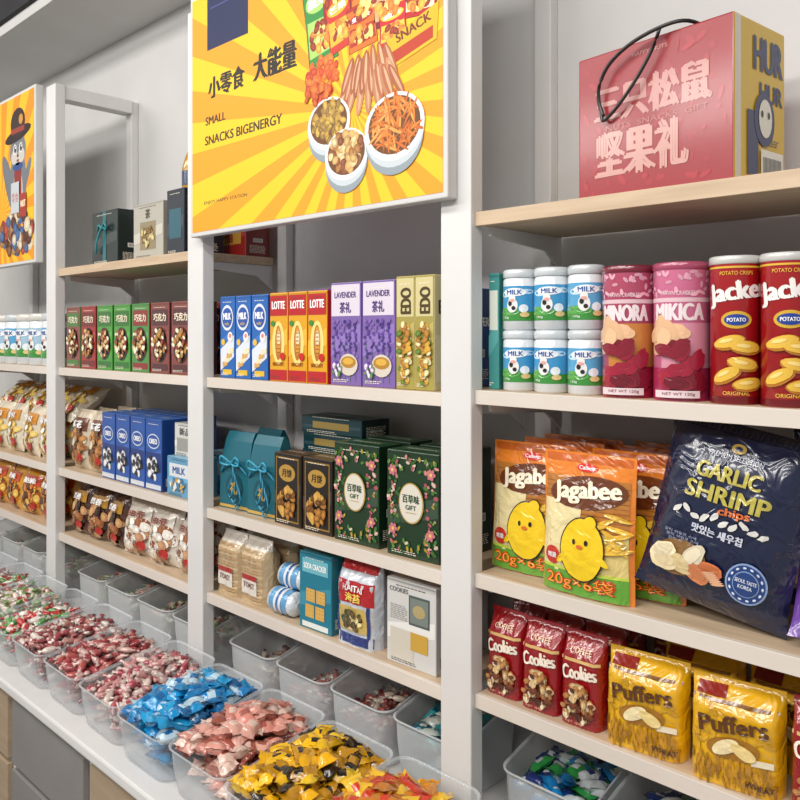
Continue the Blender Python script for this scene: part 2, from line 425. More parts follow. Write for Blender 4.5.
def sm(p,k=4):
    out=[]
    for i in range(len(p)-1):
        p0,p1,p2,p3=[Vector(p[max(0,min(len(p)-1,j))]) for j in(i-1,i,i+1,i+2)]
        for s in range(k):
            t=s/k; out.append(.5*((2*p1)+(-p0+p2)*t+(2*p0-5*p1+4*p2-p3)*t*t+(-p0+3*p1-3*p2+p3)*t**3))
    out.append(Vector(p[-1])); return out
yy=-d/2-.004
b.tube(sm([(.085,yy+.05,.270),(.070,yy+.01,.278),(.04,yy-.012,.274),(-.02,yy-.016,.262),(-.07,yy-.014,.238),(-.095,yy-.01,.205),(-.098,yy-.006,.175),(-.09,yy-.004,.150)]),.0034,'#141414')
b.tube(sm([(-.095,yy-.004,.160),(-.09,yy-.006,.142),(-.07,yy-.008,.150),(-.04,yy-.012,.172),(-.01,yy-.012,.205),(.015,yy-.012,.240),(.03,yy-.012,.272)]),.0032,'#141414')
inst(b.make('nut_gift_box',PAPER),'nut_gift_box',-.638,1.378,z1,rz=math.radians(-7))

def jar(cap,lab):
    b=B(); r=.034
    lathe(b,[(r-.004,0),(r,.003),(r,.098),(r-.003,.102),(r-.006,.104)],'#dfe4e8')
    lathe(b,[(r-.001,.1025),(r+.0005,.104),(r+.0005,.116),(r-.002,.119),(r-.01,.1195)],cap)
    S=SC(r); rr=random.Random(31)
    b.rect(S,-.055,.018,.055,.086,lab,.0005,16)
    b.ell(S,-.02,.07,.014,.006,'#c8e2f2',.0008); b.ell(S,.025,.075,.014,.005,'#c8e2f2',.0008)
    b.rect(S,-.055,.018,.055,.036,'#3c8f3c',.0008,16); b.ell(S,-.02,.036,.03,.008,'#5aa84a',.0012,0,16,2)
    b.ell(S,0,.074,.024,.008,'#f2f6fa',.0016,0,18,2); b.text(S,'MILK',0,.074,.03,.009,'#1c4fa0',.0022,0,.03)
    b.ell(S,-.004,.048,.011,.014,'#f0f0ee',.0018); b.ell(S,-.004,.062,.007,.007,'#f0f0ee',.0022); b.ell(S,-.008,.052,.004,.005,'#222222',.0026); b.ell(S,-.001,.043,.004,.004,'#222222',.0026); b.ell(S,-.004,.058,.005,.003,'#e8a8a0',.0027)
    b.ell(S,.018,.042,.009,.008,'#eef4f8',.002); b.ell(S,.02,.03,.009,.005,'#e8c88a',.0024); b.text(S,'120g',-.018,.024,.014,.005,'#ffffff',.002)
    return b.make('milk_tablet_jar',CAN)
j1=jar('#cfd6da','#3f98cc'); j2=jar('#c6ccd0','#58a6d2')
for cx in(-.932,-.858,-.783):
    for cy in(1.312,1.39,1.468):
        for zz in(0,.1198):
            inst(j1 if cx<-.80 else j2,'milk_tablet_jar',cx,cy,z2+zz,rz=R.uniform(.2,.6))
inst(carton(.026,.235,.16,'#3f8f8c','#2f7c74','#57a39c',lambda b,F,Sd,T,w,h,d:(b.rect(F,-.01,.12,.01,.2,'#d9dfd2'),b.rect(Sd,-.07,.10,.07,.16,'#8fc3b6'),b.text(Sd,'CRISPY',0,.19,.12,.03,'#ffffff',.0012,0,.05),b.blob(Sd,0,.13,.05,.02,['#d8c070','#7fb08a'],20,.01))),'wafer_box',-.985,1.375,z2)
def bigcan(r,h,base,lidc,deco):
    b=B(); lathe(b,[(r-.003,0),(r,.003),(r,h-.012)],base,40)
    lathe(b,[(r+.0005,h-.013),(r+.002,h-.011),(r+.002,h-.002),(r,h),(r-.004,h),(r-.005,h-.004),(.001,h-.004)],lidc,40)
    deco(b,SC(r),r,h); return b.make('cracker_canister',CAN)
def dA(c1,c2,txt):
    def f(b,S,r,h):
        rr=random.Random(5)
        b.rect(S,-.10,.0,.10,.055,c2,.0005,24); b.rect(S,-.10,.165,.10,.172,'#e3c0c8',.0006,24)
        b.rect(S,-.03,.055,.10,.13,c1,.0007,16)
        for i in range(30): b.ell(S,rr.uniform(-.06,.06),rr.uniform(.175,.215),.006,.003,vary('#e8a8bc',.2,rr),.0009,rr.uniform(0,3),8)
        b.text(S,txt,.0,.148,.082,.028,'#f4e2e6',.0014,0,.05)
        b.text(S,'PRAWN CRACKERS',.0,.18,.06,.007,'#f7dce2',.0014)
        for i in range(9): b.ell(S,-.025+rr.uniform(-.02,.03),.112+rr.uniform(-.02,.015),.02,.012,vary('#dfb48c',.2,rr),.0014+.0003*i,rr.uniform(0,3),14,2,.12,rr)
        for i in range(14): b.ell(S,.008+rr.uniform(-.03,.03),.062+rr.uniform(-.035,.028),.019,.011,vary('#8e1830',.45,rr),.0042+.0003*i,rr.uniform(0,3),14,2,.15,rr)
        b.rect(S,-.035,.006,.03,.018,'#e6d2d6',.0085,10); b.text(S,'NET WT 120g',0,.012,.045,.006,'#7a1530',.0091)
    return f
cA=bigcan(.046,.232,'#b04a66','#7a2438',dA('#c9803a','#a01d38','MINORA'))
cB=bigcan(.046,.232,'#cc6c90','#a84866',dA('#d890a4','#a82a54','MIKICA'))
def dJ(b,S,r,h):
    b.rect(S,-.11,0,.11,.012,'#6a0a10',.0005,24)
    b.text(S,'Jacker',.004,.176,.098,.038,'#f6f2ee',.0014,.12,.05)
    b.ell(S,0,.134,.023,.014,'#d8ac34',.0014,0,20,2); b.ell(S,0,.134,.018,.009,'#1c3f96',.002,0,20,2); b.text(S,'POTATO',0,.134,.026,.006,'#ffffff',.0028,0,.03)
    for (u,v,a) in((-.010,.098,.25),(.014,.09,-.1),(.010,.064,-.2),(-.014,.046,.5),(.018,.032,.1)):
        b.ell(S,u,v,.024,.0115,'#b8741a',.0022+v*.02,a,18,3,.04); b.ell(S,u-.001,v+.0015,.0215,.009,'#e9bc45',.003+v*.02,a,18,3,.04); b.ell(S,u-.004,v+.003,.01,.003,'#f8dc84',.0036+v*.02,a,14,2)
    b.text(S,'POTATO CRISPS',0,.208,.05,.006,'#f4c94a',.0014); b.rect(S,-.11,.216,.11,.219,'#e6b83c',.0008,24)
    b.text(S,'ORIGINAL',0,.018,.04,.006,'#f4c94a',.0014)
cJ=bigcan(.0385,.236,'#a01018','#c9c9c6',dJ)
inst(cA,'cracker_canister',-.700,1.318,z2,rz=.3); inst(cB,'cracker_canister',-.602,1.318,z2,rz=.32)
for i,xx in enumerate((-.508,-.428,-.348,-.268,-.188)): inst(cJ,'potato_chip_canister',xx,1.31,z2,rz=.4)
inst(cA,'cracker_canister',-.698,1.42,z2,rz=.1); inst(cB,'cracker_canister',-.60,1.42,z2,rz=.1)
for i,xx in enumerate((-.508,-.428,-.348,-.268,-.188)): inst(cJ,'potato_chip_canister',xx,1.40,z2,rz=.3)

def dP(b,F,w,h):
    rr=random.Random(9)
    b.rect(F,-w*.47,h*.93,w*.47,h*.985,'#cc6420',.0006,10)
    b.ell(F,0,h*.90,.022,.008,'#d8271f',.002,0,18,2); b.text(F,'Calbee',0,h*.90,.032,.007,'#ffffff',.003,0,.03)
    b.rect(F,-w*.46,h*.42,w*.46,h*.83,'#b8762e',.0014,14,8)
    for i in range(11): b.rect(F,-w*.46,h*(.44+.034*i),w*.46,h*(.445+.034*i),vary('#9a5a20',.2,rr),.0019,12)
    b.rect(F,-w*.46,h*.155,-w*.02,h*.66,'#ecdca6',.0026,8,8)
    b.rect(F,-w*.02,h*.155,w*.46,h*.46,'#e2cc80',.0022,8,6)
    b.ell(F,.005,h*.73,.080,.030,'#6a3414',.0036,.08,26,3)
    b.text(F,'Jagabee',.005,h*.73,.135,.040,'#fff4d8',.0052,.08,.05)
    for i in range(14): b.ell(F,.045+rr.uniform(-.025,.03),h*.5+rr.uniform(-.04,.03),.026,.0045,vary('#f0c040',.15,rr),.004+.0003*i,rr.uniform(-.9,.9),10)
    b.ell(F,.005,h*.34,.046,.058,'#2b1c0c',.0090,0,26,3); b.ell(F,.005,h*.34,.0435,.0555,'#f2cc14',.0098,0,26,3)
    b.ell(F,.020,h*.53,.014,.014,'#2b1c0c',.0092,0,16,2); b.ell(F,.020,h*.53,.012,.012,'#f2cc14',.0102,0,16,2)
    b.ell(F,-.010,h*.39,.0035,.005,'#1d130a',.0112); b.ell(F,.016,h*.395,.0035,.005,'#1d130a',.0112); b.ell(F,.003,h*.36,.007,.004,'#d86a1c',.0112)
    b.ell(F,.043,h*.29,.018,.006,'#f2cc14',.0100,-.6); b.ell(F,-.034,h*.27,.018,.006,'#f2cc14',.0100,.7)
    b.rect(F,-w*.465,.002,w*.465,h*.17,'#62a434',.003,14,4)
    b.rect(F,-w*.465,h*.17,w*.465,h*.19,'#c4d848',.0035,14,1)
    b.text(F,'20g×6袋',-.005,h*.095,.144,.032,'#c8400a',.0050,0,.05); b.text(F,'20g×6袋',-.005,h*.095,.138,.028,'#ffa030',.0058)
    b.ell(F,-.062,h*.26,.017,.017,'#c83020',.0050,0,18,2); b.text(F,'增量',-.062,h*.26,.02,.01,'#ffffff',.006,0,.03)
pm=pouch(.190,.258,.05,'stand','#e8842a',dP,'potato_stick_pouch',seed=1)
inst(pm,'potato_stick_pouch',-.922,1.335,z3,rx=-.05,rz=.05)
inst(pm,'potato_stick_pouch',-.768,1.290,z3,rx=-.03,rz=.0)
for xx,yy in((-.705,1.355),(-.90,1.41),(-.70,1.43),(-.90,1.485),(-.69,1.50)):
    inst(pm,'potato_stick_pouch',xx,yy,z3+.001,rx=-.03,rz=R.uniform(-.03,.03))
def dG(b,F,w,h):
    rr=random.Random(2)
    b.rect(F,-w*.44,h*.945,w*.44,h*.99,'#0c1328',.0008,12)
    for i in range(26): b.rect(F,-w*.44+i*w*.034,h*.95,-w*.44+i*w*.034+.002,h*.985,'#26345e',.0014,1,3)
    b.text(F,'PREMIUM SELECTION',0,h*.83,.09,.008,'#c9ccd8',.003)
    b.ell(F,0,h*.88,.012,.008,'#b89c48',.003); b.ell(F,0,h*.88,.006,.004,'#16254c',.0036)
    b.text(F,'GARLIC',-.004,h*.735,.108,.025,'#bdb04c',.004,0,.05)
    b.text(F,'SHRIMP',.002,h*.62,.140,.027,'#bdb04c',.004,0,.05)
    b.text(F,'chips',.02,h*.545,.052,.016,'#d86a24',.004,.1,.05)
    for i in range(10): b.ell(F,-.075+i*.0165,h*.49+.005*math.sin(i*2),.009,.0045,'#dedcd6',.004+.0002*i,rr.uniform(-.9,.9),10,1,.2,rr)
    b.text(F,'맛있는 새우칩',0.0,h*.42,.085,.014,'#cfd3e2',.004,0,.05)
    for k in range(3): b.text(F,'갈릭 쉬림프 스낵',-.06+.005*k,h*(.36-.02*k),.06,.005,'#aab2cc',.004)
    b.ell(F,-.055,h*.23,.050,.030,'#8a6434',.004,.2,22,3)
    for u,v,a,c in((-.085,.235,.5,'#e6d8b4'),(-.05,.205,-.2,'#dcc692'),(-.03,.26,.9,'#eee2c4'),(-.078,.185,.1,'#e3d0a4'),(-.02,.19,-.5,'#cf7e50'),(-.002,.215,.2,'#c97040')):
        b.ell(F,u,h*v,.027,.015,vary(c,.3,rr),.0065+abs(u)*.02,a,18,3,.08,rr); b.ell(F,u,h*v+.002,.020,.010,c,.0072+abs(u)*.02,a,18,3,.08,rr)
    for i in range(7): b.ell(F,.002+.003*i,h*(.215-.008*i),.012,.002,'#e8b08a',.0085,.3,8)
    b.ell(F,.062,h*.22,.033,.033,'#93abd6',.0048,0,26,2); b.ell(F,.062,h*.22,.030,.030,'#1f4182',.0056,0,26,2)
    b.ell(F,.062,h*.22,.021,.021,'#93abd6',.0064,0,22,2); b.ell(F,.062,h*.22,.0195,.0195,'#1f4182',.0072,0,22,2)
    b.text(F,'SEOUL TASTE',.062,h*.235,.034,.006,'#dfe7f6',.008,0,.03); b.text(F,'KOREA',.062,h*.205,.022,.006,'#dfe7f6',.008,0,.03)
    for i in range(14):
        a=2*math.pi*i/14; b.ell(F,.062+.026*math.cos(a),h*.22+.026*math.sin(a),.003,.0018,'#dfe7f6',.0064,a+1.57,7)
gm=pouch(.252,.305,.085,'pillow','#0d183a',dG,'shrimp_chip_bag',seed=2)
inst(gm,'shrimp_chip_bag',-.552,1.300,z3+.027,rz=.08,rx=-.10,ry=.20)
inst(gm,'shrimp_chip_bag',-.36,1.43,z3+.014,rz=.05,rx=-.05,ry=.08)
def dPu(b,F,w,h):
    b.text(F,'CHIPS',0,h*.7,w*.6,.03,'#f4eefc',.003,0,.05); b.blob(F,0,h*.35,.04,.03,['#e9d3a0','#c99ae0','#f3e8ff'],30,.014,.003)
pu=pouch(.15,.14,.045,'pillow','#6c429e',dPu,'chip_bag',seed=4)
inst(pu,'chip_bag',-.345,1.290,z3+.020,rx=-.75,rz=.15,ry=.0)
inst(pu,'chip_bag',-.175,1.31,z3+.003,rx=-.1,rz=.1)
def dR(b,F,w,h):
    b.rect(F,-w*.46,h*.70,w*.46,h*.735,'#d8b070',.002,8)
    b.text(F,'Cookies',0,h*.595,w*.8,.024,'#f6e8d8',.003,.1,.05)
    b.text(F,'COFFEE',0,h*.82,w*.5,.009,'#f0c8a8',.003,0,.03)
    b.blob(F,0,h*.27,w*.36,h*.2,['#d0b080','#6a2e14','#a87440','#e2d2b0','#4a1a10'],80,.0075,.003,random.Random(4))
    b.text(F,'NET 150g',-w*.1,h*.04,w*.4,.005,'#f0c8a8',.003)
rm=pouch(.084,.165,.055,'block','#930f18',dR,'red_cookie_pack',seed=3)
for i,(xx,yy) in enumerate(((-.954,1.306),(-.866,1.302),(-.778,1.302),(-.954,1.376),(-.866,1.372),(-.778,1.372),(-.954,1.446),(-.866,1.442),(-.778,1.442),(-.690,1.490))):
    inst(rm,'cookie_pack',xx,yy,z4,rx=-.03,rz=R.uniform(-.02,.08))
def dY(b,F,w,h):
    rr=random.Random(8)
    b.rect(F,-w*.46,h*.80,w*.46,h*.83,'#7a4c0c',.002,8)
    for i in range(26): b.ell(F,rr.uniform(-.4,.4)*w,h*rr.uniform(.3,.75),.012,.004,vary('#d8a418',.2,rr),.0016+.00002*i,rr.uniform(0,3),9)
    b.text(F,'Puffers',0,h*.63,w*.72,.026,'#5c3208',.0042,.12,.05)
    b.ell(F,0,h*.40,.040,.018,'#9e6c18',.003,.1,22,3); b.ell(F,-.01,h*.41,.022,.011,'#f4e2b0',.005,.5,16,2); b.ell(F,.016,h*.40,.02,.01,'#e6cc88',.006,-.3,16,2)
    for i in range(110):
        u=rr.uniform(-.44,.44)*w; b.ell(F,u,h*rr.uniform(.04,.26),.0022,.010,vary('#b07c12',.45,rr),.0022+.00001*i,rr.uniform(-.4,.4),8)
    b.text(F,'WHEAT',w*.28,h*.10,w*.3,.009,'#4c2806',.004,0,.03); b.rect(F,-w*.42,h*.84,-w*.1,h*.94,'#8a1c14',.002,6); b.rect(F,w*.2,h*.3,w*.42,h*.36,'#e8dcc0',.004,4)
ym=pouch(.142,.160,.07,'block','#e0aa10',dY,'golden_snack_bag',seed=5)
for xx,yy,rz in((-.655,1.305,.1),(-.500,1.302,.12),(-.60,1.405,.05),(-.45,1.41,0),(-.30,1.43,.1),(-.15,1.43,.1)):
    inst(ym,'golden_snack_bag',xx,yy,z4,rz=rz,rx=-.02)
for xx in (-.374,-.284,-.194,-.108): inst(rm,'cookie_pack',xx,1.300,z4,rx=-.03,rz=.05)

# ================= SIGN BAY =================
z1,z2,z3,z4=HL
def dBl(b,F,Sd,T,w,h,d):
    b.ell(F,0,.168,w*.40,.036,'#dfe4ee',.001); b.ell(F,0,.168,w*.34,.028,'#1c50a8',.0014); b.text(F,'MILK',0,.172,w*.5,.018,'#ffffff',.0018,0,.05); b.text(F,'wafer',0,.152,w*.3,.01,'#f0c83c',.0018)
    b.poly(F,[(-w*.45,.02),(w*.45,.06),(w*.45,.12),(-w*.45,.08)],'#dfe6f2',.0008)
    for i in range(4): b.poly(F,[(-.022+.01*i,.03+.012*i),(.002+.01*i,.036+.012*i),(.002+.01*i,.05+.012*i),(-.022+.01*i,.044+.012*i)],['#d8a860','#f2e2bc'][i%2],.0012+.0002*i)
    b.ell(F,w*.22,.115,.012,.014,'#f4f0e8',.0022); b.ell(F,w*.22,.118,.006,.006,'#e08a8a',.0026); b.ell(F,-w*.25,.10,.009,.009,'#e8c040',.0022)
    b.rect(F,-w*.3,.01,w*.3,.024,'#e0b82c',.001); b.text(Sd,'WAFER',0,.15,.07,.02,'#ffffff',.001,0,.05)
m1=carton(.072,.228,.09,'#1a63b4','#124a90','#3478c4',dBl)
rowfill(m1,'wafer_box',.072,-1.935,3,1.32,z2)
def dYR(b,F,Sd,T,w,h,d):
    b.rect(F,-w*.46,.17,w*.46,.222,'#b81a22',.0008); b.text(F,'LOTTE',0,.197,w*.7,.02,'#ffffff',.0014,0,.05)
    b.ell(F,0,.10,w*.34,.056,'#f7dc84',.001); b.ell(F,0,.10,w*.17,.045,'#b8701e',.0016); b.ell(F,0.002,.105,w*.13,.036,'#d8963a',.002); b.ell(F,0.003,.112,w*.10,.018,'#ecdcb4',.0024)
    for i in range(6): b.ell(F,0.002,.075+.01*i,w*.09,.0012,'#9a5a14',.0028)
    b.ell(F,w*.25,.065,.010,.010,'#c8201e',.003); b.ell(F,-w*.28,.15,.009,.007,'#3a8a3a',.003)
    b.rect(F,-w*.46,.003,w*.46,.03,'#b81a22',.0008); b.text(F,'BISCUIT',0,.045,w*.6,.009,'#8a1a14',.0014,0,.03)
m2=carton(.075,.23,.09,'#e0a316','#c8281e','#b81a22',dYR)
rowfill(m2,'biscuit_box',.075,-1.704,3,1.32,z2)
def dL(b,F,Sd,T,w,h,d):
    rr=random.Random(5)
    b.rect(F,-w*.46,.165,w*.46,.24,'#ddd4e2',.0006)
    b.text(F,'LAVENDER',0,.215,w*.7,.014,'#51307a',.0012,0,.03); b.text(F,'茶礼',0,.185,w*.36,.026,'#51307a',.0012,0,.03)
    for k in range(5):
        u=-w*.36+k*w*.17
        b.rect(F,u,.01,u+.0016,.10,'#4c7a38',.001)
        for i in range(12): b.ell(F,u+rr.uniform(-.006,.007),.07+i*.0075,.005,.0035,vary(rr.choice(['#5c3e98','#8a6cb8','#43307c']),.2,rr),.0014+.0001*i,rr.uniform(0,3),8)
    b.ell(F,w*.12,.05,.032,.026,'#d8cfc0',.003); b.ell(F,w*.12,.056,.026,.014,'#b8842c',.0034); b.ell(F,w*.12,.058,.018,.008,'#e0b04a',.0038)
    b.blob(F,-w*.25,.04,.016,.02,['#6c4ea8','#5c8a48','#e0d0e8'],20,.006,.004,rr)
    b.blob(Sd,0,.1,.03,.08,['#7f64b4','#b6a4d2','#5c8a48'],50,.008,.001,rr)
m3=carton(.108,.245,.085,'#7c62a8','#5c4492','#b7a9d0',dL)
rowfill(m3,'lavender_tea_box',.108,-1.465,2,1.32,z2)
def dE(b,F,Sd,T,w,h,d):
    b.rect(F,-w*.45,.16,w*.45,.245,'#d4c892',.0006); b.text(F,'EDO',w*.05,.195,.055,.03,'#4a3a12',.0014,math.pi/2,.05)
    b.blob(F,0,.08,w*.34,.065,['#c89834','#a9742c','#5d7a2a','#e2d6a4'],60,.009,.001,random.Random(6))
    b.rect(Sd,-d*.45,.02,d*.45,.12,'#e1d8b0',.0008); b.text(Sd,'EDO',0,.18,.06,.03,'#4d4016',.001,0,.05)
m4=carton(.056,.25,.09,'#a89a4c','#d6cc9c','#a79440',dE)
rowfill(m4,'biscuit_box',.056,-1.242,2,1.32,z2)
for i in range(7): inst([m1,m2,m3][i%3],['wafer_box','biscuit_box','lavender_tea_box'][i%3],-1.87+i*.115,1.45,z2)
def gift_bag(base,deco):
    b=B(); w,h,d=.125,.215,.07
    rs=[]
    for z,k,dd in((0,1,1),(.12,.97,.96),(.19,.9,.5),(.215,.88,.12)):
        rs.append([(-w/2*k,-d/2*dd,z),(w/2*k,-d/2*dd,z),(w/2*k,d/2*dd,z),(-w/2*k,d/2*dd,z)])
    b.rings(rs,base,smooth=False)
    deco(b,w,h,d)
    return b.make('gift_bag',PAPER)
def dT(b,w,h,d):
    for k in range(4):
        b.tube(sm([(0,-d/2-.006,.13),(.02+.01*k,-d/2-.02,.10-.02*k),(-.01+.012*k,-d/2-.014,.05-.015*k),(.02,-d/2-.012,.02)]),.0025,'#2189a8',5)
    b.tube(sm([(-.055,-.036,.10),(-.02,-d/2-.012,.13),(.0,-d/2-.008,.135),(.03,-d/2-.012,.13),(.058,-.036,.10)]),.003,'#2189a8',5)
    for sx in(-1,1): b.tube(sm([(0,-d/2-.01,.13),(sx*.03,-d/2-.02,.15),(sx*.04,-d/2-.015,.13),(sx*.015,-d/2-.012,.125),(0,-d/2-.01,.13)]),.0035,'#2a9cbc',5)
    F2=lambda u,v,o:(u,-d/2-.001-o,v)
    b.ell(F2,0,.06,.035,.04,'#0e4e5c',.0006); b.text(F2,'礼',0,.06,.03,.035,'#c8a44c',.001,0,.03)
    b.rect(F2,-.06,.004,.06,.012,'#c8a44c',.0006)
gb=gift_bag('#126272',dT)
inst(gb,'gift_bag',-1.900,1.33,z3,rz=.1);inst(gb,'gift_bag',-1.768,1.33,z3,rz=.05)
inst(gb,'gift_bag',-1.900,1.43,z3)
def dBg(b,F,Sd,T,w,h,d):
    b.rect(F,-w*.42,.01,w*.42,h-.01,'#96722c',.0006); b.rect(F,-w*.39,.014,w*.39,h-.014,'#1c1410',.0009)
    b.ell(F,0,.135,.034,.022,'#b48c3c',.0014); b.text(F,'月饼',0,.135,.04,.02,'#241a14',.002,0,.03)
    b.blob(F,0,.06,.036,.036,['#a8702a','#c69848','#6a4018'],40,.011,.0014,random.Random(3))
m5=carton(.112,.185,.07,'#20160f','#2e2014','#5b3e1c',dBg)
rowfill(m5,'chocolate_box',.112,-1.692,2,1.315,z3,.006)
def dGr(b,F,Sd,T,w,h,d):
    rr=random.Random(12)
    cols=['#b85a68','#d08a88','#6d9040','#b09838','#d4bfac','#3d6a2a','#2f5a28','#4d7a3a']
    for side in(-1,1):
        for k in range(60):
            b.ell(F,side*w*rr.uniform(.24,.47),rr.uniform(.015,h-.015),rr.uniform(.003,.008),rr.uniform(.002,.005),vary(rr.choice(cols),.25,rr),.0008+.00004*k,rr.uniform(0,3),8)
        for (u,v) in((.37,.19),(.36,.06)):
            for p in range(6): b.ell(F,side*w*u+.007*math.cos(p),v+.007*math.sin(p),.006,.0045,'#c87480',.0034+.0001*p,p,8)
            b.ell(F,side*w*u,v,.004,.004,'#e6c060',.0042)
    for k in range(40): b.ell(F,rr.uniform(-.4,.4)*w,rr.choice([rr.uniform(.012,.04),rr.uniform(h-.045,h-.012)]),.006,.0035,vary(rr.choice(cols),.2,rr),.0022+.00004*k,rr.uniform(0,3),8)
    b.ell(F,0,h*.52,w*.24,w*.30,'#b89850',.0046,0,26); b.ell(F,0,h*.52,w*.22,w*.28,'#ddd8ca',.0052,0,26)
    b.text(F,'百草味',0,h*.56,w*.32,.018,'#2b4a2c',.006,0,.03); b.text(F,'GIFT',0,h*.48,w*.2,.01,'#2b4a2c',.006,0,.03); b.rect(F,-w*.1,h*.43,w*.1,h*.435,'#b89850',.006)
    b.rect(T,-w*.4,-d*.3,w*.4,d*.3,'#2c5232',.0006)
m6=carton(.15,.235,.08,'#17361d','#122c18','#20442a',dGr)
inst(m6,'floral_gift_box',-1.376,1.318,z3,rz=.02);inst(m6,'floral_gift_box',-1.196,1.318,z3,rz=.04)
inst(m6,'floral_gift_box',-1.372,1.42,z3);inst(m6,'floral_gift_box',-1.192,1.42,z3)
def dTl(b,F,Sd,T,w,h,d):
    b.rect(F,-w*.3,h*.3,w*.3,h*.7,'#a9904a',.0006); b.ell(T,0,0,w*.2,d*.25,'#1f7578',.0008)
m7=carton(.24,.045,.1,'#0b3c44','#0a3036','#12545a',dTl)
for k in range(6): inst(m7,'flat_gift_box',-1.595+R.uniform(-.008,.008),1.44,z3+.0455*k)

def bread_bag(b,F,w,h):
    rr=random.Random(11)
    for k in range(16): b.rect(F,-w*.44,h*(.04+.05*k),w*.44,h*(.04+.05*k+.032),vary('#b8966c' if k%2 else '#cdb088',.14,rr),.002,8)
    b.rect(F,-w*.3,h*.16,w*.3,h*.46,'#e2dcd2',.004,6,4); b.rect(F,-w*.3,h*.38,w*.3,h*.46,'#a81e18',.005,6); b.text(F,'TOAST',0,h*.30,w*.45,.014,'#7a3a1c',.0055,0,.03)
bb=pouch(.112,.175,.07,'block',lambda t:H('#c4ad88') if t<.85 else H('#d9d2c6'),bread_bag,'cracker_bag',seed=6)
rowfill(bb,'cracker_bag',.112,-1.967,2,1.315,z4,.002);rowfill(bb,'cracker_bag',.112,-1.967,2,1.40,z4,.002)
def roll():
    b=B(); n=24; r=.032; rs=[]
    for x,k in((-.055,.3),(-.05,.75),(-.042,.98),(0,1.0),(.042,.98),(.05,.75),(.055,.3)):
        rs.append([(x,r*k*math.cos(2*math.pi*q/n),r+r*k*math.sin(2*math.pi*q/n)) for q in range(n)])
    b.rings(rs,'#d6dde4')
    for x0,x1,c,e in((-.034,.034,'#5a9ccc',.001),(-.014,.014,'#e4e8ec',.002),(-.004,.004,'#2a6cb0',.003)):
        V=[(x,(r+e)*math.cos(2*math.pi*q/n),r+(r+e)*math.sin(2*math.pi*q/n)) for x in(x0,x1) for q in range(n)]
        b.mesh(V,[(q,(q+1)%n,n+(q+1)%n,n+q) for q in range(n)],c)
    return b.make('biscuit_roll_pack',GLOSS)
rl=roll()
for (y,z) in((1.302,0),(1.370,0),(1.336,.057),(1.404,.057)):
    inst(rl,'biscuit_roll_pack',-1.668,y,z4+z+.001,rz=.02)
def dTc(b,F,Sd,T,w,h,d):
    b.rect(F,-w*.4,.14,w*.4,.175,'#6cb4c2',.0008); b.text(F,'SODA CRACKER',0,.157,w*.7,.014,'#ffffff',.0014,0,.03)
    for i in range(2):
        for j in range(2):
            u,v=-.035+i*.037+.004*j,.03+j*.04; b.rect(F,u,v,u+.032,v+.032,'#d8ac58',.0014+.0006*j)
            for p in range(9): b.ell(F,u+.006+.01*(p%3),v+.006+.01*(p//3),.0013,.0013,'#9a6a24',.0018+.0006*j,0,6)
    b.rect(F,-w*.4,.005,w*.4,.018,'#dfe6e6',.0008)
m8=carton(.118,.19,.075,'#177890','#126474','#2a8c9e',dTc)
inst(m8,'cracker_box',-1.52,1.312,z4,rz=.03);inst(m8,'cracker_box',-1.52,1.40,z4)
def dRW(b,F,w,h):
    b.rect(F,-w*.46,h*.86,w*.46,h*.98,'#b01a22',.001,8); b.rect(F,-w*.46,h*.50,w*.46,h*.76,'#b01a22',.002,10,3); b.text(F,'HAITAI',0,h*.68,w*.5,.014,'#ffffff',.0042,0,.05); b.text(F,'海苔',0,h*.57,w*.36,.02,'#f4d860',.0042,0,.05)
    b.rect(F,-w*.46,h*.03,w*.46,h*.14,'#1f3478',.002,8); b.rect(F,-w*.34,h*.18,w*.34,h*.46,'#c9ae60',.003,6,4); b.blob(F,0,h*.31,w*.26,.02,['#5a4a24','#d9c990','#2c4a24'],36,.009,.004)
    for k in(-1,1): b.rect(F,w*.38*k-.004,h*.14,w*.38*k+.004,h*.5,'#1f3478',.003,1,4)
rw=pouch(.13,.2,.07,'block','#c6ccd6',dRW,'seaweed_snack_bag',seed=7)
inst(rw,'seaweed_snack_bag',-1.382,1.31,z4,rz=.03);inst(rw,'seaweed_snack_bag',-1.382,1.40,z4)
def dWb(b,F,Sd,T,w,h,d):
    b.rect(F,-.005,.095,.055,.16,'#4f5a58',.0008); b.rect(F,-.001,.1,.051,.155,'#77827c',.0012); b.ell(F,.025,.128,.018,.014,'#b0a070',.0016)
    b.rect(F,-w*.42,.01,w*.05,.08,'#cfcabc',.0008); b.rect(F,.0,.04,.05,.08,'#c8a040',.0012); b.text(F,'COOKIES',-.035,.165,.055,.010,'#6a6a6a',.0012,0,.03)
    fineprint(b,F,-.06,-.01,.10,'#8a8a86',8,random.Random(3))
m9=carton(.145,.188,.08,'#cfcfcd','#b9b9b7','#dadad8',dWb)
inst(m9,'cookie_gift_box',-1.200,1.318,z4,rz=.02);inst(m9,'cookie_gift_box',-1.200,1.42,z4)

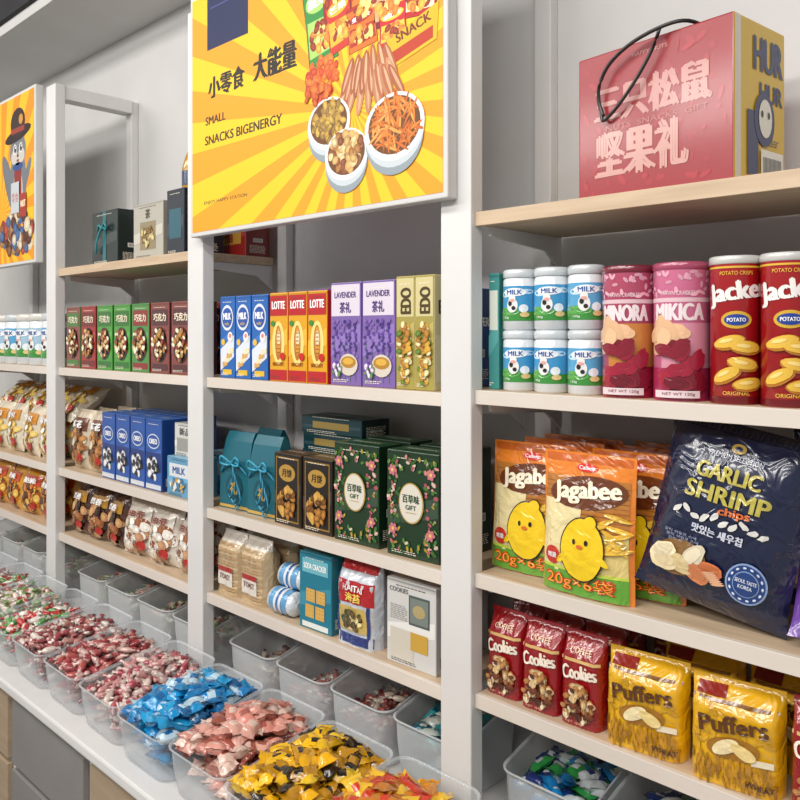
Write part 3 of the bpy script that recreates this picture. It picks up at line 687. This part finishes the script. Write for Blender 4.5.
# ================= LEFT BAY =================
def dGf(b,F,Sd,T,w,h,d):
    b.rect(F,-.012,0.002,.012,h-.002,'#176a70',.001); b.tube(sm([(-.04,-d/2-.006,.12),(-.015,-d/2-.014,.135),(0,-d/2-.01,.125),(.03,-d/2-.016,.14),(.035,-d/2-.01,.115),(0,-d/2-.01,.125),(-.03,-d/2-.014,.08),(-.045,-d/2-.01,.04)]),.004,'#1f8088')
    b.rect(T,-w*.48,-.01,w*.48,.01,'#176a70',.001)
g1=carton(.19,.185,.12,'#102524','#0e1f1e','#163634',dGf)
inst(g1,'ribbon_gift_box',-2.66,1.345,z1)
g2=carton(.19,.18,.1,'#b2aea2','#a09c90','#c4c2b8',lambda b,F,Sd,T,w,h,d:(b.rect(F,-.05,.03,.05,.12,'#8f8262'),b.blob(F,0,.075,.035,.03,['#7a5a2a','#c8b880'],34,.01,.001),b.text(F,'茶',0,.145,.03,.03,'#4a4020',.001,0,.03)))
inst(g2,'tea_gift_box',-2.37,1.34,z1)
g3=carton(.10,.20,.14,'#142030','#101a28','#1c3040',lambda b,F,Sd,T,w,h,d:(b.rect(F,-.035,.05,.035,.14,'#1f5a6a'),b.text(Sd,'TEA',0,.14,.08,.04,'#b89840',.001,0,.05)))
inst(g3,'tea_gift_box',-2.185,1.35,z1)
def bottle():
    b=B(); lathe(b,[(.03,0),(.032,.004),(.032,.07),(.024,.1),(.012,.13),(.012,.15)],'#b8881a'); lathe(b,[(.014,.1505),(.014,.165),(.012,.168),(.004,.169)],'#222222')
    b.rect(SC(.032),-.04,.015,.04,.06,'#1f345a',.0008,12); return b.make('sauce_bottle',CAN)
inst(bottle(),'sauce_bottle',-2.185,1.34,z1+.2005)
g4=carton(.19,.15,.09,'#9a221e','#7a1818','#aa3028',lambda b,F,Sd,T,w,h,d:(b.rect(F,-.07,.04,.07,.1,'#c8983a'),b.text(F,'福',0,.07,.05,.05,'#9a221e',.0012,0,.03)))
inst(g4,'red_gift_box',-2.155,1.495,z1)
def dM(c,c2):
    def f(b,F,Sd,T,w,h,d):
        rr=random.Random(len(c)+ord(c[1]))
        b.rect(F,-w*.42,.15,w*.42,.2,c2,.0008); b.text(F,'巧克力',0,.175,w*.66,.024,'#f0e4cc',.0014,0,.05)
        b.ell(F,0,.09,w*.40,.056,'#2c2018',.001); b.blob(F,0,.09,w*.34,.046,['#a8742e','#7a4428','#d0b078','#8c2a20','#e8dcc0'],60,.010,.0016,rr)
        b.rect(F,-w*.42,.01,w*.42,.03,c2,.0008); b.rect(Sd,-d*.4,.10,d*.4,.19,c2,.0008)
    return f
lm=[carton(.112,.222,.09,c,s,t,dM(c,s)) for c,s,t in(('#8a4c44','#4a7a3a','#906058'),('#a02c2c','#701e1e','#a03c38'),('#4a9a3c','#2f702a','#5a9050'),('#4a8c44','#8a2c2c','#4a8a42'),('#80403a','#52282c','#834540'))]
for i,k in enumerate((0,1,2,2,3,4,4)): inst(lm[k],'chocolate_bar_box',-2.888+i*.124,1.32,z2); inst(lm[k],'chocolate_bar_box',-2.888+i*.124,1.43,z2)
def dBx(b,F,Sd,T,w,h,d):
    b.rect(F,-w*.46,.06,w*.46,.12,'#16347a',.0006); b.ell(F,0,.155,w*.38,.024,'#cfd8e8',.001); b.ell(F,0,.155,w*.34,.02,'#1c4fa0',.0013); b.text(F,'OREO',0,.155,w*.48,.016,'#ffffff',.0016,0,.05)
    b.blob(F,0,.075,w*.28,.035,['#12121a','#dcdcdc','#20202a'],20,.014,.0012,random.Random(2)); b.rect(F,-w*.46,.005,w*.46,.02,'#cfd6e2',.0008)
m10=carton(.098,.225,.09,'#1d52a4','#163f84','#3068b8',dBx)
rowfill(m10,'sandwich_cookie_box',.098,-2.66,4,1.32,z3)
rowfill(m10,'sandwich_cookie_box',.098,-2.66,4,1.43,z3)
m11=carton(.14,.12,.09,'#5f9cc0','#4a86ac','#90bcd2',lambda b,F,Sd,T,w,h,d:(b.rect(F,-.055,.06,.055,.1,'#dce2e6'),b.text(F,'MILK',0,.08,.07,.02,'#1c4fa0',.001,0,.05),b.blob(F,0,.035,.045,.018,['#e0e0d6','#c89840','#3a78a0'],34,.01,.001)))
inst(m11,'milk_snack_box',-2.155,1.32,z3);inst(m11,'milk_snack_box',-2.155,1.43,z3)
m12=carton(.12,.10,.05,'#d0d0cc','#2a2a2e','#c0c0bc',lambda b,F,Sd,T,w,h,d:(b.text(F,'新品',0,.075,.06,.022,'#444444',.001,0,.03),b.rect(F,-.045,.015,.045,.055,'#9a9a94')))
inst(m12,'price_display_card',-2.155,1.32,z3+.1205)
def snackbag(w,h,T,base,cols,lab,txt,seed,sz=.016,kind='pillow',n=70,nm='snack_bag'):
    def f(b,F,w,h):
        rr=random.Random(seed)
        b.blob(F,0,h*.38,w*.38,h*.30,cols,n,sz,.0025,rr)
        b.rect(F,-w*.38,h*.64,w*.38,h*.86,lab,.0045,8,3); b.text(F,txt,0,h*.75,w*.52,h*.12,'#ffffff' if lab!='#e2dace' else '#8a3a1c',.0125,0,.05)
        b.ell(F,w*.25,h*.2,w*.12,w*.10,'#b8281e',.0125,0,14,2)
    return pouch(w,h,T,kind,base,f,nm,seed=seed,nu=16,nv=18)
s1=snackbag(.135,.215,.065,'#d2c4ac',['#98602e','#b98048','#6a401e','#dcccae'],'#6a341c','麻花',21)
s2=snackbag(.16,.20,.07,'#e0d4bc',['#d8a83c','#e4c470','#b07c24','#f4f0e0'],'#d08818','面包',22)
s3=snackbag(.15,.18,.07,'#dc9c30',['#d07420','#e8bc58','#9a4c14','#5a300c'],'#c84a1a','脆脆',23)
s4=snackbag(.16,.18,.07,'#d8cec0',['#d2bea6','#b08260','#8a5030','#ece6dc'],'#e2dace','曲奇',24,.02)
s5=snackbag(.135,.18,.07,'#4a2612',['#94582e','#c09060','#301608'],'#b0801f','蛋卷',25)
for i in range(2):
    for yy in(1.31,1.385,1.46): inst(s1,'snack_bag',-2.88+.142*i,yy,z3+.001,rx=-.10,rz=R.uniform(-.1,.1))
for i in range(3):
    for yy in(1.315,1.395,1.475): inst(s5,'snack_bag',-2.885+.137*i,yy,z4+.001,rx=-.14,rz=R.uniform(-.15,.2),ry=R.uniform(-.04,.04))
for i in range(3):
    for yy in(1.315,1.395,1.475): inst(s4,'snack_bag',-2.465+.158*i,yy,z4+.001,rx=-.16,rz=R.uniform(-.1,.25),ry=R.uniform(-.05,.05))
j3=jar('#d8d4cc','#a8c8dc')
for i in range(7):
    for yy in(1.32,1.45): inst(j3 if i%3 else j2,'milk_tablet_jar',-3.88+.126*i,yy,z2,rz=.3,s=1.72)
for i in range(5):
    for yy in(1.315,1.39,1.465):
        inst(s2,'snack_bag',-3.85+.168*i,yy,z3+.001,rx=-.12,rz=R.uniform(-.1,.25),ry=R.uniform(-.06,.06))
        inst(s3,'snack_bag',-3.85+.168*i,yy,z4+.001,rx=-.14,rz=R.uniform(-.1,.25),ry=R.uniform(-.06,.06))
    inst(s2,'snack_bag',-3.80+.16*i,1.36,z3+.15,rx=-.9,rz=R.uniform(-.3,.3))

# ================= CANDY BINS =================
def rrect(w,d,r,n=5):
    P=[]
    for cx,cy,a0 in((w/2-r,-d/2+r,-90),(w/2-r,d/2-r,0),(-w/2+r,d/2-r,90),(-w/2+r,-d/2+r,180)):
        for i in range(n+1):
            a=math.radians(a0+90*i/n); P.append((cx+r*math.cos(a),cy+r*math.sin(a)))
    return P
def tub(w,d,hf,hb,mat,name='tub'):
    b=B()
    def ring(k,t,add=0,dz=0):
        P=rrect(w*k+add*2,d*k+add*2,.035); out=[]
        for x,y in P:
            yy=(y/d+.5); yy=max(0,min(1,yy)); top=hf+(hb-hf)*(yy*yy*(3-2*yy))
            out.append((x,y,top*t+dz))
        return out
    b.rings([ring(.88,0,0,.003),ring(.90,0.06),ring(.96,.6),ring(.975,.97)],'#ffffff',True,False)
    b.rings([ring(.975,.97),ring(.975,.97,.004),ring(.975,1,.005,0),ring(.975,1,.002,.001),ring(.975,.97)],'#ffffff',False,False)
    return b.make(name,mat)
def candy_shape(kind,rr):
    if kind=='twist':
        prof=[(-.030,.010),(-.020,.003),(-.016,.008),(-.008,.0105),(.008,.0105),(.016,.008),(.020,.003),(.030,.010)]
        V=[];n=6
        for i,(x,r) in enumerate(prof):
            for k in range(n):
                a=2*math.pi*k/n; fl=.45 if i in(0,7) else .85
                V.append(Vector((x+(rr.uniform(-.002,.002) if i in(0,7) else 0),r*math.cos(a),r*fl*math.sin(a))))
        F=[(i*n+k,i*n+(k+1)%n,(i+1)*n+(k+1)%n,(i+1)*n+k) for i in range(7) for k in range(n)]+[tuple(range(n))[::-1],tuple(range(7*n,8*n))]
        return V,F
    L,Wd,T=(.070,.040,.026)
    nx,ny=11,5; V=[];F=[]
    for sgn in(1,-1):
        for j in range(ny+1):
            for i in range(nx+1):
                s=2*i/nx-1;t=2*j/ny-1
                z=T/2*max(0,1-abs(s*1.28)**4)**.7*max(0,1-t*t)**.5
                z=max(z,.0006)+rr.uniform(-.0010,.0010)*(abs(s)<.8)+(.0012*math.sin(j*2.6) if abs(s)>.8 else 0)
                k=1-.14*(1-s*s)+(.10 if abs(s)>.95 else 0)
                V.append(Vector((s*L/2+(.0018*(-1)**j if abs(s)>.95 else 0),t*Wd/2*k,sgn*z if abs(s)<.8 else z+sgn*.0004)))
    m=(nx+1)*(ny+1)
    for j in range(ny):
        for i in range(nx):
            a=j*(nx+1)+i; F.append((a,a+1,a+nx+2,a+nx+1)); F.append((m+a+1,m+a,m+a+nx+1,m+a+nx+2))
    return V,F
def pile(w,d,fill,heap,kind,cols,n,seed,sc_=1):
    b=B(); rr=random.Random(seed)
    cs=[candy_shape(kind,rr) for _ in range(4)]
    ox,oy=rr.uniform(-.25,.25),rr.uniform(-.2,.25)
    nb=int(n*.5); g=int(math.sqrt((n-nb)*w/d))+1; gy=max(1,(n-nb)//g)
    for k in range(n):
        if k<nb:
            x=rr.uniform(-.5,.5)*(w-.07*sc_); y=rr.uniform(-.5,.5)*(d-.07*sc_)
            z=.018+(fill-.03)*k/nb
        else:
            m=k-nb; gi=m%g; gj=(m//g)%gy
            x=((gi+rr.uniform(.1,.9))/g-.5)*(w-.03*sc_); y=((gj+rr.uniform(.1,.9))/gy-.5)*(d-.03*sc_)
            hp=max(0,1-(2*x/w-ox)**2)*max(0,1-(2*y/d-oy)**2)
            z=fill-.008+(heap+.008)*hp+rr.uniform(-.008,.010)
        V,F=rr.choice(cs)
        tilt=.5 if kind!='twist' else .7
        M=Matrix.Translation((x,y,z))@Euler((rr.uniform(-tilt,tilt),rr.uniform(-tilt,tilt)*.7,rr.uniform(0,6.28))).to_matrix().to_4x4()@Matrix.Scale(sc_,4)
        c=vary(rr.choice(cols),.15,rr); c2=vary(rr.choice(cols[-2:]),.1,rr)
        VV=[M@v for v in V]
        lim=w*.485; lim2=d*.485
        for v in VV:
            v.x=max(-lim,min(lim,v.x)); v.y=max(-lim2,min(lim2,v.y)); v.z=max(.006,v.z)
        if kind=='twist': b.mesh(VV,F,(lambda f,c=c,c2=c2:c if 12<=f[0]<30 else c2),True)
        else: b.mesh(VV,F,(lambda f,c=c,c2=c2:c2 if f[0]%12 in(4,5,6) and 12<=f[0]%72<48 else c),True)
    return b.make('candy_pile',GLOSS)
front=[(-10,'twist',['#b8bcc0','#d0c8c0','#8fae6a']),(-9,'twist',['#c0c0c0','#7fae7a','#e0dcd6']),(-8,'twist',['#5fa86a','#d0d0c8','#c8b8b4']),(-7,'twist',['#d0c4c4','#b04848','#e0e0da']),(-6,'twist',['#5f8a4a','#c0483f','#e0dad0']),
(-5,'twist',['#b84a44','#ddd4c8','#7f9f5a']),(-4,'twist',['#5c9a50','#c03c3a','#e0d8ce']),(-3,'twist',['#b88078','#dccec6','#a04a50']),(-2,'twist',['#b0504c','#d0aca4','#9a3a40']),(-1,'twist',['#a84450','#c08a88','#dac4bc']),
(0,'pack',['#158ac6','#1a98d0','#0f76b4','#1268a4','#b8d4e4']),(1,'pack',['#d8988a','#cf8678','#e0a89a','#a85a4c','#e8c8ba']),(2,'pack',['#ecb812','#e4aa10','#f4c828','#b88412','#2c2212']),(3,'pack',['#e8a816','#e09418','#ecbc30','#c8781c','#c83a20']),(4,'pack',['#2f903c','#48a44c','#d9d9d0','#1a7428']),(5,'pack',['#c83a3a','#d8d0c8','#a42026'])]
tf=tub(.222,.30,.105,.14,CLEAR)
rj=random.Random(41)
for k,kind,cols in front:
    cx=-1.85+.228*k+.113
    e=empty('candy_bin',(cx,1.067+rj.uniform(-.006,.006),CT+.001)); e.rotation_euler=(0,0,rj.uniform(-.012,.012))
    inst(tf,'tub',0,0,0,parent=e)
    heap=.052 if kind=='pack' else .034; fill=.106 if kind=='pack' else .092+rj.uniform(-.012,.008)
    inst(pile(.208,.28,fill,heap,kind,cols,150 if kind=='pack' else 230,k+50),'candy_pile',0,0,0,parent=e)
rear={ (1,3):('pack',['#1f7e90','#2f98a4','#d0d8d0','#155a6c'],.11),(1,2):('twist',['#a85048','#7a3030','#d8c8b8'],.08),(1,1):('twist',['#b87870','#d8d0c8'],.06),(1,0):('twist',['#c8b8a8','#a08070'],.06),
 (0,0):('pack',['#157ab8','#2f9a4a','#d6dee2','#142c6c'],.115),(0,1):('pack',['#1f3a7c','#d8d8d8','#2f8a4a'],.11),(0,2):('pack',['#2f8a4a','#157ab8','#e0e0d8'],.11),(0,3):('twist',['#b83030','#d8c8b8'],.09)}
tr=tub(.21,.235,.14,.185,FROST)
for bi in range(4):
    xr=posts[bi]-.045; xl=posts[bi+1]+.045; pw=(xr-xl)/4
    for i in range(4):
        cx=xl+pw*(i+.5)
        e=empty('candy_bin',(cx,1.427,CT+.001)); inst(tr,'tub',0,0,0,parent=e)
        kd,cl,fl=rear.get((bi,i),('twist',['#c8c8c0','#9fb08a','#c89a90'],.09))
        inst(pile(.175,.2,fl,.015,kd,cl,60 if kd=='pack' else 100,200+bi*4+i,.9),'candy_pile',0,0,0,parent=e)

# ---------- lights ----------
def area(name,x,y,z,sx,sy,e,col=(1,.965,.92),rx=0):
    l=bpy.data.lights.new(name,'AREA'); l.shape='RECTANGLE'; l.size=sx; l.size_y=sy; l.energy=e; l.color=col
    o=bpy.data.objects.new(name,l); o.location=(x,y,z); o.rotation_euler=(rx,0,0); sc.collection.objects.link(o)
for i,(xx,g) in enumerate(((-4,.8),(-2.5,.9),(-1.0,1),(.5,1))):
    area('ceiling_light',xx,-.35,3.1,1.2,.35,21*g,rx=math.radians(22))
    area('ceiling_light',xx,-1.7,2.9,1.2,.35,25*g,rx=math.radians(48))
w=bpy.data.worlds.new('World'); sc.world=w; w.use_nodes=True
w.node_tree.nodes['Background'].inputs[0].default_value=(1,.99,.97,1); w.node_tree.nodes['Background'].inputs[1].default_value=.33

# ---------- camera ----------
cam=bpy.data.cameras.new('Camera'); co=bpy.data.objects.new('Camera',cam); sc.collection.objects.link(co)
cam.lens=36; cam.sensor_width=36; cam.shift_y=-65/800; cam.clip_start=.02
co.location=(0,0,1.5); co.rotation_euler=(math.radians(90),0,math.radians(43.95))
sc.camera=co
